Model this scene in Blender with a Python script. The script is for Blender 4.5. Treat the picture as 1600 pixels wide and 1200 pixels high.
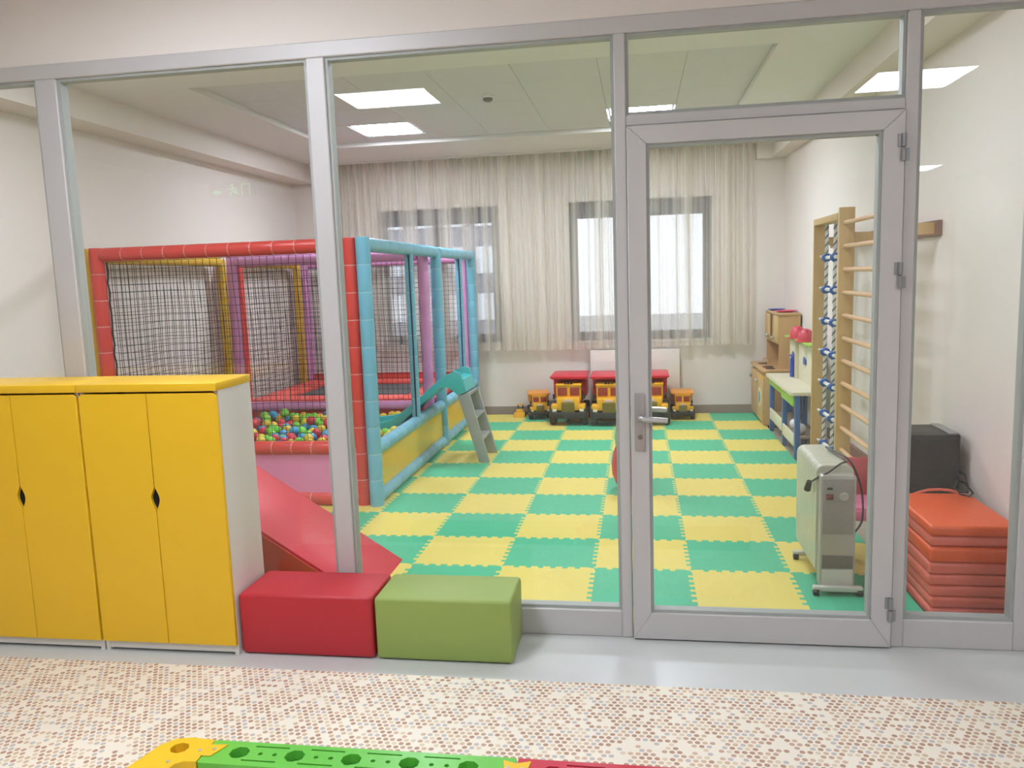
import bpy, bmesh, math, random
from mathutils import Vector, Matrix
random.seed(7)
S = bpy.context.scene
for o in list(bpy.data.objects): bpy.data.objects.remove(o)
COL = S.collection

# ------------------------------------------------------------------ camera
F_PX, YAW, PITCH, ROLL = 1253.08, -0.158455, 0.131775, -0.034096
def cam_axes():
    cy, sy, cp, sp = math.cos(YAW), math.sin(YAW), math.cos(PITCH), math.sin(PITCH)
    w = Vector((sy*cp, cy*cp, -sp)); r = Vector((cy, -sy, 0)); u = r.cross(w)
    c, s = math.cos(ROLL), math.sin(ROLL)
    return c*r+s*u, -s*r+c*u, w
r_, u_, w_ = cam_axes()
cd = bpy.data.cameras.new('camera'); cam = bpy.data.objects.new('camera', cd); COL.objects.link(cam)
cd.sensor_fit = 'HORIZONTAL'; cd.sensor_width = 36; cd.lens = F_PX/1600*36; cd.clip_start = .02; cd.clip_end = 300
M = Matrix.Identity(4)
for i in range(3): M[i][0] = r_[i]; M[i][1] = u_[i]; M[i][2] = -w_[i]
M.translation = Vector((0, 0, 1.5)); cam.matrix_world = M
S.camera = cam
# ------------------------------------------------------------------ exposure, sky
S.view_settings.view_transform = 'Standard'; S.view_settings.look = 'None'
S.view_settings.gamma = 1; S.view_settings.use_curve_mapping = False
S.view_settings.exposure = 0.47
LAMP = 24.0          # ceiling panels, viewer's room
LAMP_PLAY = 48.0     # ceiling panels, play room
LAMP_FILL = 17.0     # unseen fill panels added to the play room by the partition
SKY = 1.25
wd = bpy.data.worlds.new('world'); S.world = wd; wd.use_nodes = True
bg = wd.node_tree.nodes['Background']; bg.inputs[0].default_value = (.89, .92, 1, 1); bg.inputs[1].default_value = SKY

# ------------------------------------------------------------------ materials
def lin(c):
    c /= 255
    return c/12.92 if c <= .04045 else ((c+.055)/1.055)**2.4
def C(r, g, b): return (lin(r), lin(g), lin(b), 1)
MATS = {}
def mat(name, rgb, rough=.5, metal=0, var=.05, scale=8, bump=0, bscale=60, spec=.5, emit=0, trans=0, coat=0):
    if name in MATS: return MATS[name]
    m = bpy.data.materials.new(name); m.use_nodes = True; n = m.node_tree; b = n.nodes['Principled BSDF']
    c = C(*rgb)
    tc = n.nodes.new('ShaderNodeTexCoord')
    nz = n.nodes.new('ShaderNodeTexNoise'); nz.inputs['Scale'].default_value = scale; nz.inputs['Detail'].default_value = 3
    n.links.new(tc.outputs['Object'], nz.inputs['Vector'])
    mx = n.nodes.new('ShaderNodeMix'); mx.data_type = 'RGBA'
    mx.inputs[6].default_value = tuple(v*(1-var) for v in c[:3])+(1,); mx.inputs[7].default_value = tuple(min(1, v*(1+var)) for v in c[:3])+(1,)
    n.links.new(nz.outputs['Fac'], mx.inputs[0]); n.links.new(mx.outputs[2], b.inputs['Base Color'])
    b.inputs['Roughness'].default_value = rough; b.inputs['Metallic'].default_value = metal
    b.inputs['Specular IOR Level'].default_value = spec
    if coat: b.inputs['Coat Weight'].default_value = coat
    if trans: b.inputs['Alpha'].default_value = 1-trans
    if emit:
        b.inputs['Emission Color'].default_value = c; b.inputs['Emission Strength'].default_value = emit
    if bump:
        nb = n.nodes.new('ShaderNodeTexNoise'); nb.inputs['Scale'].default_value = bscale
        n.links.new(tc.outputs['Object'], nb.inputs['Vector'])
        bp = n.nodes.new('ShaderNodeBump'); bp.inputs['Strength'].default_value = bump; bp.inputs['Distance'].default_value = .004
        n.links.new(nb.outputs['Fac'], bp.inputs['Height']); n.links.new(bp.outputs[0], b.inputs['Normal'])
    MATS[name] = m; return m
def wood(name, rgb, dark=.8, scale=3, stretch=(1, 1, .08), rough=.5):
    if name in MATS: return MATS[name]
    m = bpy.data.materials.new(name); m.use_nodes = True; n = m.node_tree; b = n.nodes['Principled BSDF']
    tc = n.nodes.new('ShaderNodeTexCoord'); mp = n.nodes.new('ShaderNodeMapping'); mp.inputs['Scale'].default_value = stretch
    nz = n.nodes.new('ShaderNodeTexNoise'); nz.inputs['Scale'].default_value = scale*14; nz.inputs['Detail'].default_value = 5
    n.links.new(tc.outputs['Object'], mp.inputs[0]); n.links.new(mp.outputs[0], nz.inputs['Vector'])
    mx = n.nodes.new('ShaderNodeMix'); mx.data_type = 'RGBA'; c = C(*rgb)
    mx.inputs[6].default_value = (c[0]*dark, c[1]*dark*.97, c[2]*dark*.93, 1); mx.inputs[7].default_value = c
    n.links.new(nz.outputs['Fac'], mx.inputs[0]); n.links.new(mx.outputs[2], b.inputs['Base Color'])
    b.inputs['Roughness'].default_value = rough
    MATS[name] = m; return m
def glass_mat(name, tint, base=.05, gloss_rough=0):
    m = bpy.data.materials.new(name); m.use_nodes = True; n = m.node_tree; n.nodes.clear()
    out = n.nodes.new('ShaderNodeOutputMaterial'); mix = n.nodes.new('ShaderNodeMixShader')
    t = n.nodes.new('ShaderNodeBsdfTransparent'); t.inputs[0].default_value = tint
    g = n.nodes.new('ShaderNodeBsdfGlossy'); g.inputs['Roughness'].default_value = gloss_rough
    lw = n.nodes.new('ShaderNodeLayerWeight'); lw.inputs[0].default_value = .5
    p = n.nodes.new('ShaderNodeMath'); p.operation = 'POWER'; p.inputs[1].default_value = 5
    a = n.nodes.new('ShaderNodeMath'); a.operation = 'MULTIPLY_ADD'; a.inputs[1].default_value = 1-base; a.inputs[2].default_value = base
    n.links.new(lw.outputs['Facing'], p.inputs[0]); n.links.new(p.outputs[0], a.inputs[0]); n.links.new(a.outputs[0], mix.inputs[0])
    n.links.new(t.outputs[0], mix.inputs[1]); n.links.new(g.outputs[0], mix.inputs[2]); n.links.new(mix.outputs[0], out.inputs[0])
    MATS[name] = m; return m
def curtain_mat():
    m = bpy.data.materials.new('sheer voile'); m.use_nodes = True; n = m.node_tree; n.nodes.clear()
    out = n.nodes.new('ShaderNodeOutputMaterial')
    d = n.nodes.new('ShaderNodeBsdfDiffuse'); d.inputs[0].default_value = C(240, 234, 222)
    tl = n.nodes.new('ShaderNodeBsdfTranslucent'); tl.inputs[0].default_value = C(240, 236, 228)
    tr = n.nodes.new('ShaderNodeBsdfTransparent')
    m1 = n.nodes.new('ShaderNodeMixShader'); m1.inputs[0].default_value = .45
    m2 = n.nodes.new('ShaderNodeMixShader')
    # sheerness falls where a fold is seen edge on; fine weave varies it along the cloth
    lw = n.nodes.new('ShaderNodeLayerWeight'); lw.inputs[0].default_value = .5
    tc = n.nodes.new('ShaderNodeTexCoord'); mp = n.nodes.new('ShaderNodeMapping'); mp.inputs['Scale'].default_value = (5, 1, .05)
    nz = n.nodes.new('ShaderNodeTexNoise'); nz.inputs['Scale'].default_value = 2.2; nz.inputs['Detail'].default_value = 2
    n.links.new(tc.outputs['Object'], mp.inputs[0]); n.links.new(mp.outputs[0], nz.inputs['Vector'])
    mr = n.nodes.new('ShaderNodeMapRange'); mr.inputs[1].default_value = .32; mr.inputs[2].default_value = .68
    mr.inputs[3].default_value = .18; mr.inputs[4].default_value = .88
    n.links.new(nz.outputs['Fac'], mr.inputs[0])
    ad = n.nodes.new('ShaderNodeMath'); ad.operation = 'MULTIPLY_ADD'; ad.inputs[1].default_value = .30; ad.use_clamp = True
    n.links.new(lw.outputs['Facing'], ad.inputs[0]); n.links.new(mr.outputs[0], ad.inputs[2])
    n.links.new(ad.outputs[0], m2.inputs[0])
    n.links.new(d.outputs[0], m1.inputs[1]); n.links.new(tl.outputs[0], m1.inputs[2])
    n.links.new(tr.outputs[0], m2.inputs[1]); n.links.new(m1.outputs[0], m2.inputs[2]); n.links.new(m2.outputs[0], out.inputs[0])
    return m
def carpet_mat():
    m = bpy.data.materials.new('dotted carpet'); m.use_nodes = True; n = m.node_tree; L = n.links; b = n.nodes['Principled BSDF']
    def mt(op, *ins):
        k = n.nodes.new('ShaderNodeMath'); k.operation = op
        for i, v in enumerate(ins):
            if isinstance(v, (int, float)): k.inputs[i].default_value = v
            else: L.new(v, k.inputs[i])
        return k.outputs[0]
    tc = n.nodes.new('ShaderNodeTexCoord'); sp = n.nodes.new('ShaderNodeSeparateXYZ'); L.new(tc.outputs['Object'], sp.inputs[0])
    PX, PY = .0235, .0200
    v = mt('DIVIDE', sp.outputs[1], PY); row = mt('FLOOR', v); fv = mt('SUBTRACT', mt('FRACT', v), .5)
    sh = mt('MULTIPLY', row, .5); u = mt('ADD', mt('DIVIDE', sp.outputs[0], PX), sh); colm = mt('FLOOR', u); fu = mt('SUBTRACT', mt('FRACT', u), .5)
    dx = mt('MULTIPLY', fu, PX); dy = mt('MULTIPLY', fv, PY)
    d = mt('SQRT', mt('ADD', mt('MULTIPLY', dx, dx), mt('MULTIPLY', dy, dy)))
    mask = mt('LESS_THAN', d, .0086)
    cx = n.nodes.new('ShaderNodeCombineXYZ'); L.new(colm, cx.inputs[0]); L.new(row, cx.inputs[1])
    wn = n.nodes.new('ShaderNodeTexWhiteNoise'); wn.noise_dimensions = '2D'; L.new(cx.outputs[0], wn.inputs['Vector'])
    nz = n.nodes.new('ShaderNodeTexNoise'); nz.inputs['Scale'].default_value = .22; nz.inputs['Detail'].default_value = 1; L.new(cx.outputs[0], nz.inputs['Vector'])
    rp = n.nodes.new('ShaderNodeValToRGB'); rp.color_ramp.interpolation = 'CONSTANT'; e = rp.color_ramp.elements
    cols = [(0, (186, 148, 126)), (.3, (212, 184, 156)), (.5, (198, 164, 144)), (.66, (198, 190, 186)), (.84, (222, 204, 178))]
    e[0].position = 0; e[0].color = C(*cols[0][1]); e[1].position = cols[1][0]; e[1].color = C(*cols[1][1])
    for p, c in cols[2:]: k = e.new(p); k.color = C(*c)
    L.new(wn.outputs['Value'], rp.inputs[0])
    sepc = n.nodes.new('ShaderNodeSeparateColor'); L.new(wn.outputs['Color'], sepc.inputs[0])
    keep = mt('GREATER_THAN', mt('ADD', mt('MULTIPLY', sepc.outputs[1], .75), nz.outputs['Fac']), .64)
    mx = n.nodes.new('ShaderNodeMix'); mx.data_type = 'RGBA'; mx.inputs[6].default_value = C(240, 231, 214)
    L.new(rp.outputs[0], mx.inputs[7]); L.new(mt('MULTIPLY', mask, keep), mx.inputs[0]); L.new(mx.outputs[2], b.inputs['Base Color'])
    b.inputs['Roughness'].default_value = .8
    return m

wallm = mat('cream wall paint', (230, 222, 215), .75, var=.015, bump=.05, bscale=150)
ceilm = mat('white ceiling paint', (232, 230, 228), .8, var=.01)
tilem = mat('pale grey ceiling tile', (220, 218, 220), .8, var=.02, scale=20, bump=.1, bscale=200)
alum = mat('satin aluminium', (200, 197, 196), .48, .12, var=.02)
alum2 = mat('brushed steel', (190, 190, 188), .3, .7, var=.02)
gasket = mat('dark gasket', (96, 100, 98), .6)
glass = glass_mat('partition glass', (.988, .993, .988, 1), .042)
wglass = glass_mat('window glass', (.97, .98, .98, 1), .04)
greyfloor = mat('pale grey vinyl floor', (205, 206, 203), .35, var=.03, scale=3)
greyfloor2 = mat('beige grey vinyl floor', (168, 160, 140), .4, var=.04, scale=3)
basem = mat('taupe skirting', (150, 140, 126), .5)
yellow = mat('yellow laminate', (236, 188, 34), .38, var=.015)
white = mat('white laminate', (226, 222, 216), .45, var=.01)
whitep = mat('white plastic', (235, 235, 232), .4, var=.01)
dark = mat('black plastic', (30, 30, 30), .45)
darkrub = mat('dark rubber', (38, 42, 40), .7, bump=.2)
redpouf = mat('crimson faux leather', (190, 44, 54), .5, var=.03, bump=.15, bscale=180)
greenpouf = mat('olive green faux leather', (150, 170, 88), .5, var=.03, bump=.15, bscale=180)
redvin = mat('red vinyl', (214, 74, 66), .32, var=.04)
bluevin = mat('sky blue vinyl', (120, 184, 206), .35, var=.04)
purplevin = mat('lilac pink vinyl', (214, 150, 198), .4, var=.04)
pinkvin = mat('pink vinyl', (232, 142, 186), .32, var=.03)
yelvin = mat('mustard vinyl', (214, 170, 54), .4, var=.04)
yelpan = mat('yellow vinyl panel', (232, 190, 44), .25, var=.04, scale=4)
seam = mat('pale seam cord', (226, 190, 180), .6)
bseam = mat('pale blue seam cord', (186, 214, 220), .6)
netm = mat('dark brown net cord', (52, 40, 44), .8)
padred = mat('coral red pad', (222, 84, 76), .5, var=.05)
trampm = mat('dark grey jump cloth', (84, 82, 82), .8, bump=.2)
pitwall = mat('deep red pit lining', (176, 60, 62), .5)
matgreen = mat('green foam', (70, 183, 138), .6, var=.03, bump=.35, bscale=120)
matyel = mat('yellow foam', (224, 206, 104), .6, var=.03, bump=.35, bscale=120)
turq = mat('turquoise plastic', (74, 190, 192), .35)
greyplas = mat('grey plastic', (158, 162, 158), .45)
pine = wood('pale pine', (216, 184, 128))
birch = wood('birch rung', (226, 186, 144), .85, stretch=(1, .08, 1))
beech = wood('beech ply', (204, 166, 118), .85)
brownw = wood('reddish brown wood', (146, 110, 96), .85, stretch=(1, .08, 1))
heaterm = mat('grey enamel', (196, 198, 178), .35, .1)
heaterf = mat('silver grey panel', (178, 176, 166), .35, .2)
truckyel = mat('truck yellow plastic', (240, 178, 36), .35)
truckred = mat('truck red plastic', (208, 34, 62), .35)
blueplas = mat('blue plastic', (44, 74, 170), .4)
bluepaint = mat('blue painted leg', (70, 112, 168), .45)
limegreen = mat('lime green plastic', (140, 204, 84), .35)
limetop = mat('lime green panel', (160, 204, 90), .45)
creamp = mat('cream panel', (222, 216, 190), .5)
lampm = mat('ceiling light diffuser', (236, 243, 255), .5, var=0, emit=LAMP)
lampp = mat('play room light diffuser', (236, 242, 255), .5, var=0, emit=LAMP_PLAY)
lampfill = mat('added fill panel diffuser', (236, 242, 255), .5, var=0, emit=LAMP_FILL)
coral = mat('coral red mat cover', (226, 112, 94), .45, var=.04, bump=.1)
orange = mat('orange mat cover', (228, 92, 40), .45, var=.04, bump=.1)
rampred = mat('red ramp cover', (206, 56, 66), .45, var=.03)
rampside = mat('rust orange ramp side', (196, 84, 56), .5)

# ------------------------------------------------------------------ geometry helpers
WLOC = {}
class B:
    def __init__(s): s.bm = bmesh.new()
    def add(s, bm2, mtx=None):
        if mtx is not None: bm2.transform(mtx)
        me = bpy.data.meshes.new('t'); bm2.to_mesh(me); bm2.free(); s.bm.from_mesh(me); bpy.data.meshes.remove(me); return s
    def box(s, x0, x1, y0, y1, z0, z1, bev=0, seg=2, mtx=None):
        b = bmesh.new(); bmesh.ops.create_cube(b, size=1)
        for v in b.verts: v.co = Vector(((x0+x1)/2+v.co.x*(x1-x0), (y0+y1)/2+v.co.y*(y1-y0), (z0+z1)/2+v.co.z*(z1-z0)))
        if bev: bmesh.ops.bevel(b, geom=list(b.edges), offset=bev, segments=seg, affect='EDGES', profile=.5, clamp_overlap=True)
        return s.add(b, mtx)
    def cyl(s, p0, p1, r, r2=None, n=12):
        p0, p1 = Vector(p0), Vector(p1); d = p1-p0; b = bmesh.new()
        bmesh.ops.create_cone(b, cap_ends=True, segments=n, radius1=r, radius2=r if r2 is None else r2, depth=d.length)
        q = d.to_track_quat('Z', 'Y').to_matrix().to_4x4(); q.translation = (p0+p1)/2
        return s.add(b, q)
    def lathe(s, prof, p0, axis=(0, 0, 1), n=16):
        # prof: list of (radius, distance along the axis)
        b = bmesh.new(); rings = []
        for r, h in prof:
            if r < 1e-6: rings.append([b.verts.new((0, 0, h))])
            else: rings.append([b.verts.new((r*math.cos(2*math.pi*k/n), r*math.sin(2*math.pi*k/n), h)) for k in range(n)])
        for a, c in zip(rings, rings[1:]):
            for k in range(n):
                k2 = (k+1) % n
                if len(a) == 1 and len(c) == 1: continue
                if len(a) == 1: b.faces.new((a[0], c[k2], c[k]))
                elif len(c) == 1: b.faces.new((a[k], a[k2], c[0]))
                else: b.faces.new((a[k], a[k2], c[k2], c[k]))
        if len(rings[0]) > 1: b.faces.new(list(reversed(rings[0])))
        if len(rings[-1]) > 1: b.faces.new(rings[-1])
        q = Vector(axis).to_track_quat('Z', 'Y').to_matrix().to_4x4(); q.translation = Vector(p0)
        return s.add(b, q)
    def tube(s, pts, r, n=8, closed=False):
        pts = [Vector(p) for p in pts]; b = bmesh.new(); rings = []; N = len(pts); up = Vector((0, 0, 1)); prev = None
        for i, p in enumerate(pts):
            a = pts[i-1] if (i or closed) else p; c = pts[(i+1) % N] if (i < N-1 or closed) else p
            d = (c-a).normalized()
            if prev is None: x = d.cross(up if abs(d.z) < .95 else Vector((1, 0, 0))).normalized()
            else: x = (prev-d*prev.dot(d)).normalized()
            prev = x; y = d.cross(x)
            rings.append([b.verts.new(p+r*(math.cos(2*math.pi*k/n)*x+math.sin(2*math.pi*k/n)*y)) for k in range(n)])
        for i in range(N if closed else N-1):
            a, c = rings[i], rings[(i+1) % N]
            for k in range(n): b.faces.new((a[k], c[k], c[(k+1) % n], a[(k+1) % n]))
        if not closed: b.faces.new(rings[0]); b.faces.new(list(reversed(rings[-1])))
        bmesh.ops.recalc_face_normals(b, faces=list(b.faces))
        return s.add(b)
    def prism(s, poly, axis, a0, a1, bev=0, seg=2, mtx=None):
        # poly in the two other axes: 'x'->(y,z) 'y'->(x,z) 'z'->(x,y)
        b = bmesh.new()
        def P(u, v, a): return {'x': (a, u, v), 'y': (u, a, v), 'z': (u, v, a)}[axis]
        lo = [b.verts.new(P(u, v, a0)) for u, v in poly]; hi = [b.verts.new(P(u, v, a1)) for u, v in poly]; N = len(poly)
        b.faces.new(lo); b.faces.new(hi)
        for k in range(N): b.faces.new((lo[k], lo[(k+1) % N], hi[(k+1) % N], hi[k]))
        bmesh.ops.recalc_face_normals(b, faces=list(b.faces))
        if bev: bmesh.ops.bevel(b, geom=list(b.edges), offset=bev, segments=seg, affect='EDGES', profile=.5, clamp_overlap=True)
        return s.add(b, mtx)
    def ball(s, c, r, sc=(1, 1, 1), sub=3):
        b = bmesh.new(); bmesh.ops.create_icosphere(b, subdivisions=sub, radius=r)
        for v in b.verts: v.co = Vector((c[0]+v.co.x*sc[0], c[1]+v.co.y*sc[1], c[2]+v.co.z*sc[2]))
        return s.add(b)
    def holes(s, outer, holes, z0, z1, mtx=None):
        # plate in xy with holes, z0..z1
        cu = bpy.data.curves.new('t', 'CURVE'); cu.dimensions = '2D'; cu.fill_mode = 'BOTH'
        for L in [outer]+holes:
            sp = cu.splines.new('POLY'); sp.points.add(len(L)-1); sp.use_cyclic_u = True
            for p, (x, y) in zip(sp.points, L): p.co = (x, y, 0, 1)
        cu.extrude = (z1-z0)/2
        o = bpy.data.objects.new('t', cu); COL.objects.link(o); dg = bpy.context.evaluated_depsgraph_get()
        me = bpy.data.meshes.new_from_object(o.evaluated_get(dg)); b = bmesh.new(); b.from_mesh(me)
        bpy.data.objects.remove(o); bpy.data.curves.remove(cu); bpy.data.meshes.remove(me)
        bmesh.ops.translate(b, verts=list(b.verts), vec=(0, 0, (z0+z1)/2))
        return s.add(b, mtx)
    def xf(s, mtx): s.bm.transform(mtx); return s
    def obj(s, name, m, parent=None, sharp=35, **props):
        me = bpy.data.meshes.new(name); bm = s.bm
        if parent is None:
            xs = [v.co for v in bm.verts]
            lo = [min(c[i] for c in xs) for i in range(3)]; hi = [max(c[i] for c in xs) for i in range(3)]
            L = Vector(((lo[0]+hi[0])/2, (lo[1]+hi[1])/2, lo[2]))
        else: L = WLOC[parent]
        bmesh.ops.translate(bm, verts=list(bm.verts), vec=-L)
        for f in bm.faces: f.smooth = True
        bm.to_mesh(me); bm.free(); me.set_sharp_from_angle(angle=math.radians(sharp)); me.materials.append(m)
        o = bpy.data.objects.new(name, me); COL.objects.link(o)
        if parent is None: o.location = L
        else: o.parent = parent
        WLOC[o] = L
        for k, v in props.items(): o[k] = v
        return o
def thing(name, loc, label, cat, group=None):
    o = bpy.data.objects.new(name, None); o.empty_display_size = .1; COL.objects.link(o); o.location = loc; WLOC[o] = Vector(loc)
    o['label'] = label; o['category'] = cat
    if group: o['group'] = group
    return o
def tag(o, label, cat, group=None):
    o['label'] = label; o['category'] = cat
    if group: o['group'] = group
    return o
def struct(b, name, m, parent=None, **k):
    o = b.obj(name, m, parent, **k)
    if parent is None: o['kind'] = 'structure'
    return o
def dup(root, loc, label=None, group=None, rz=None):
    r = root.copy(); COL.objects.link(r); r.location = loc
    if rz is not None: r.rotation_euler = (0, 0, rz)
    if label: r['label'] = label
    if group: r['group'] = group
    for ch in list(root.children):
        c = ch.copy(); COL.objects.link(c); c.parent = r
        for g in list(ch.children):
            d = g.copy(); COL.objects.link(d); d.parent = c
    WLOC[r] = Vector(loc); return r
def child_copy(o, parent, loc):     # a further piece that shares o's mesh, moved inside its parent
    c = o.copy(); COL.objects.link(c); c.parent = parent; c.location = loc; return c
def circle(cx, cy, r, n=16, ry=None, a0=0):
    ry = ry or r
    return [(cx+r*math.cos(a0+2*math.pi*k/n), cy+ry*math.sin(a0+2*math.pi*k/n)) for k in range(n)]
def rrect(x0, x1, y0, y1, r, n=4):
    out = []
    for cx, cy, a in ((x1-r, y0+r, -90), (x1-r, y1-r, 0), (x0+r, y1-r, 90), (x0+r, y0+r, 180)):
        for k in range(n+1):
            t = math.radians(a+90*k/n); out.append((cx+r*math.cos(t), cy+r*math.sin(t)))
    return out

# ================================================================== SETTING
YP = 3.20; YB = 8.66; XL = -3.77; ZC = 2.79; ZT = 2.83
def XR(y): return 1.615+(1.49-1.615)*(y-3.3)/(YB-3.3)
# floors
struct(B().box(-5.6, 5.0, -7.5, 3.225, -.1, 0), 'floor', greyfloor)
struct(B().box(-3.85, 1.8, 3.225, 8.9, -.1, 0), 'floor', greyfloor2)
# walls of the play room
W1 = (-2.83, -1.475, .80, 2.27); W2 = (-.715, .765, .80, 2.27)
wb = B()
wb.box(-3.81, W1[0], YB, YB+.25, 0, 3.1); wb.box(W1[1], W2[0], YB, YB+.25, 0, 3.1); wb.box(W2[1], 1.8, YB, YB+.25, 0, 3.1)
for w in (W1, W2): wb.box(w[0], w[1], YB, YB+.25, 0, w[2]); wb.box(w[0], w[1], YB, YB+.25, w[3], 3.1)
struct(wb, 'wall_back', wallm)
struct(B().box(XL-.1, XL, 3.30, YB, 0, 3.1), 'wall_left', wallm)
struct(B().prism([(XR(3.3), 3.3), (XR(YB), YB), (XR(YB)+.2, YB), (XR(3.3)+.2, 3.3)], 'z', 0, 3.1), 'wall_right', wallm)
# camera room shell
struct(B().box(-5.7, -5.6, -7.5, 3.4, 0, 3.1), 'wall_left', wallm)
struct(B().box(5.0, 5.1, -7.5, 3.4, 0, 3.1), 'wall_right', wallm)
struct(B().box(-5.7, 5.1, -7.6, -7.5, 0, 3.1), 'wall_back', wallm)
wf = B(); wf.box(-5.6, 5.0, YP+.004, YP+.10, 2.462, 3.1); wf.box(-5.6, -3.78, YP+.004, YP+.1, 0, 2.462); wf.box(1.66, 5.0, YP+.004, YP+.1, 0, 2.462)
struct(wf, 'wall_front', wallm)
struct(B().box(-5.7, 5.1, -7.6, 3.3, 2.85, 2.95), 'ceiling', ceilm)
# play room ceiling: border with a shallow tray of square tiles
TX0, TX1, TY0, TY1 = -2.88, .82, 5.04, 7.60
cb = B()
cb.box(-3.81, 1.8, 3.25, TY0, ZC, ZC+.12); cb.box(-3.81, 1.8, TY1, 8.9, ZC, ZC+.12)
cb.box(-3.81, TX0, TY0, TY1, ZC, ZC+.12); cb.box(TX1, 1.8, TY0, TY1, ZC, ZC+.12)
ceil = struct(cb, 'ceiling', ceilm)
PIT = .5525; lamps_cells = {(1, 3), (5, 3)}
gx = [TX0]+[-2.4425+PIT*k for k in range(0, 6)]+[TX1]; gy = [TY0]+[5.69+PIT*k-.5525*0 for k in range(0, 4)]+[TY1]
struct(B().box(TX0, TX1, TY0, TY1, ZT+.02, ZT+.06), 'ceiling_backing', tilem, ceil)
for i in range(len(gx)-1):
    for j in range(len(gy)-1):
        if (i, j) in lamps_cells: continue
        B().box(gx[i]+.001, gx[i+1]-.001, gy[j]+.001, gy[j+1]-.001, ZT, ZT+.018, .0015, 1).obj('ceiling_tile', tilem, ceil)
# dropped beams along the walls
struct(B().box(XL, -3.52, 3.30, YB, 2.60, ZC), 'trim_1', wallm)
struct(B().prism([(1.355, 3.3), (1.355, YB), (XR(YB), YB), (XR(3.3), 3.3)], 'z', 2.615, ZC), 'trim_2', wallm)
struct(B().box(1.20, 1.355, 8.56, YB, 2.60, ZC), 'trim_3', wallm)
# baseboards
bb = B().box(XL, 1.49, YB-.015, YB, 0, .09, .003, 1); struct(bb, 'baseboard_back', basem)
struct(B().box(XL, XL+.015, 3.3, YB-.015, 0, .09, .003, 1), 'baseboard_left', basem)
struct(B().prism([(XR(3.3)-.015, 3.3), (XR(8.64)-.015, 8.64), (XR(8.64), 8.64), (XR(3.3), 3.3)], 'z', 0, .09), 'baseboard_right', basem)

# back windows with dark frames
def back_window(name, w):
    x0, x1, z0, z1 = w; y0, y1 = YB+.06, YB+.12; b = B()
    b.box(x0, x0+.085, y0, y1, z0, z1, .004, 1); b.box(x1-.085, x1, y0, y1, z0, z1, .004, 1)
    b.box(x0+.085, x1-.085, y0, y1, z1-.17, z1, .004, 1); b.box(x0+.085, x1-.085, y0, y1, z0, z0+.09, .004, 1)
    xm = (x0+x1)/2; b.box(xm-.06, xm+.06, y0, y1, z0+.09, z1-.17, .004, 1)
    o = struct(b, name, mat('anthracite window frame', (72, 78, 88), .4))
    for a, c in ((x0+.085, xm-.06), (xm+.06, x1-.085)):
        B().box(a, c, y0+.025, y0+.031, z0+.09, z1-.17).obj('glass_pane', wglass, o)
    B().box(x0-.02, x1+.02, YB-.015, y0, z0-.03, z0, .004, 1).obj('window_sill', white, o)
back_window('window_1', W1); back_window('window_2', W2)

# aluminium partition: top rail, bottom rail, posts
def post(name, x0, x1, z0=0, z1=2.40, y0=YP, y1=YP+.07):
    b = B().box(x0, x1, y0, y1, z0, z1, .004, 1)
    return struct(b, name, alum)
struct(B().box(-3.78, 1.66, YP, YP+.07, 2.40, 2.462, .004, 1), 'trim_4', alum)
posts = [(-3.78, -3.70), (-2.525, -2.425), (-1.307, -1.230), (-.081, -.036), (.968, 1.014), (1.416, 1.66)]
for i, (a, c) in enumerate(posts): post('trim_%d' % (5+i), a, c)
bays = [(-3.70, -2.525), (-2.425, -1.307), (-1.230, -.081), (1.014, 1.416)]
k = 11
for a, c in bays:
    struct(B().box(a, c, YP, YP+.07, 0, .115, .004, 1), 'trim_%d' % k, alum); k += 1
def glazed(name, x0, x1, z0, z1):
    b = B(); t = .012; ya, yb = YP+.012, YP+.058
    b.box(x0, x0+t, ya, yb, z0, z1); b.box(x1-t, x1, ya, yb, z0, z1)
    b.box(x0+t, x1-t, ya, yb, z1-t, z1); b.box(x0+t, x1-t, ya, yb, z0, z0+t)
    o = struct(b, name, mat('grey glazing bead', (168, 172, 168), .5))
    B().box(x0+t*.5, x1-t*.5, YP+.03, YP+.038, z0+t*.5, z1-t*.5).obj('glass_pane', glass, o)
for i, (a, c) in enumerate(bays): glazed('window_%d' % (3+i), a, c, .115, 2.40)
struct(B().box(-.036, .968, YP, YP+.07, 2.058, 2.10, .004, 1), 'trim_%d' % k, alum)
glazed('window_7', -.036, .968, 2.10, 2.40)
# door leaf
dY0, dY1 = YP-.022, YP+.046
dl = B()
def mitre(x0, x1, z0, z1, wl, wr, wb_, wt):
    out = [(x0, z0), (x1, z0), (x1, z1), (x0, z1)]; inn = [(x0+wl, z0+wb_), (x1-wr, z0+wb_), (x1-wr, z1-wt), (x0+wl, z1-wt)]
    for q in range(4):
        p = (q+1) % 4; dl.prism([out[q], out[p], inn[p], inn[q]], 'y', dY0, dY1, .0025, 1)
mitre(-.034, .964, .006, 2.055, .072, .075, .112, .069)
door = struct(dl, 'door_1', alum, sharp=20)
db = B(); x0, x1, z0, z1, t = .038, .889, .118, 1.986, .012
db.box(x0, x0+t, dY0+.012, dY1-.012, z0, z1); db.box(x1-t, x1, dY0+.012, dY1-.012, z0, z1); db.box(x0+t, x1-t, dY0+.012, dY1-.012, z1-t, z1); db.box(x0+t, x1-t, dY0+.012, dY1-.012, z0, z0+t)
db.obj('glazing_bead', MATS['grey glazing bead'], door)
B().box(x0+.006, x1-.006, YP+.01, YP+.018, z0+.006, z1-.006).obj('glass_pane', glass, door)
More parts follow.
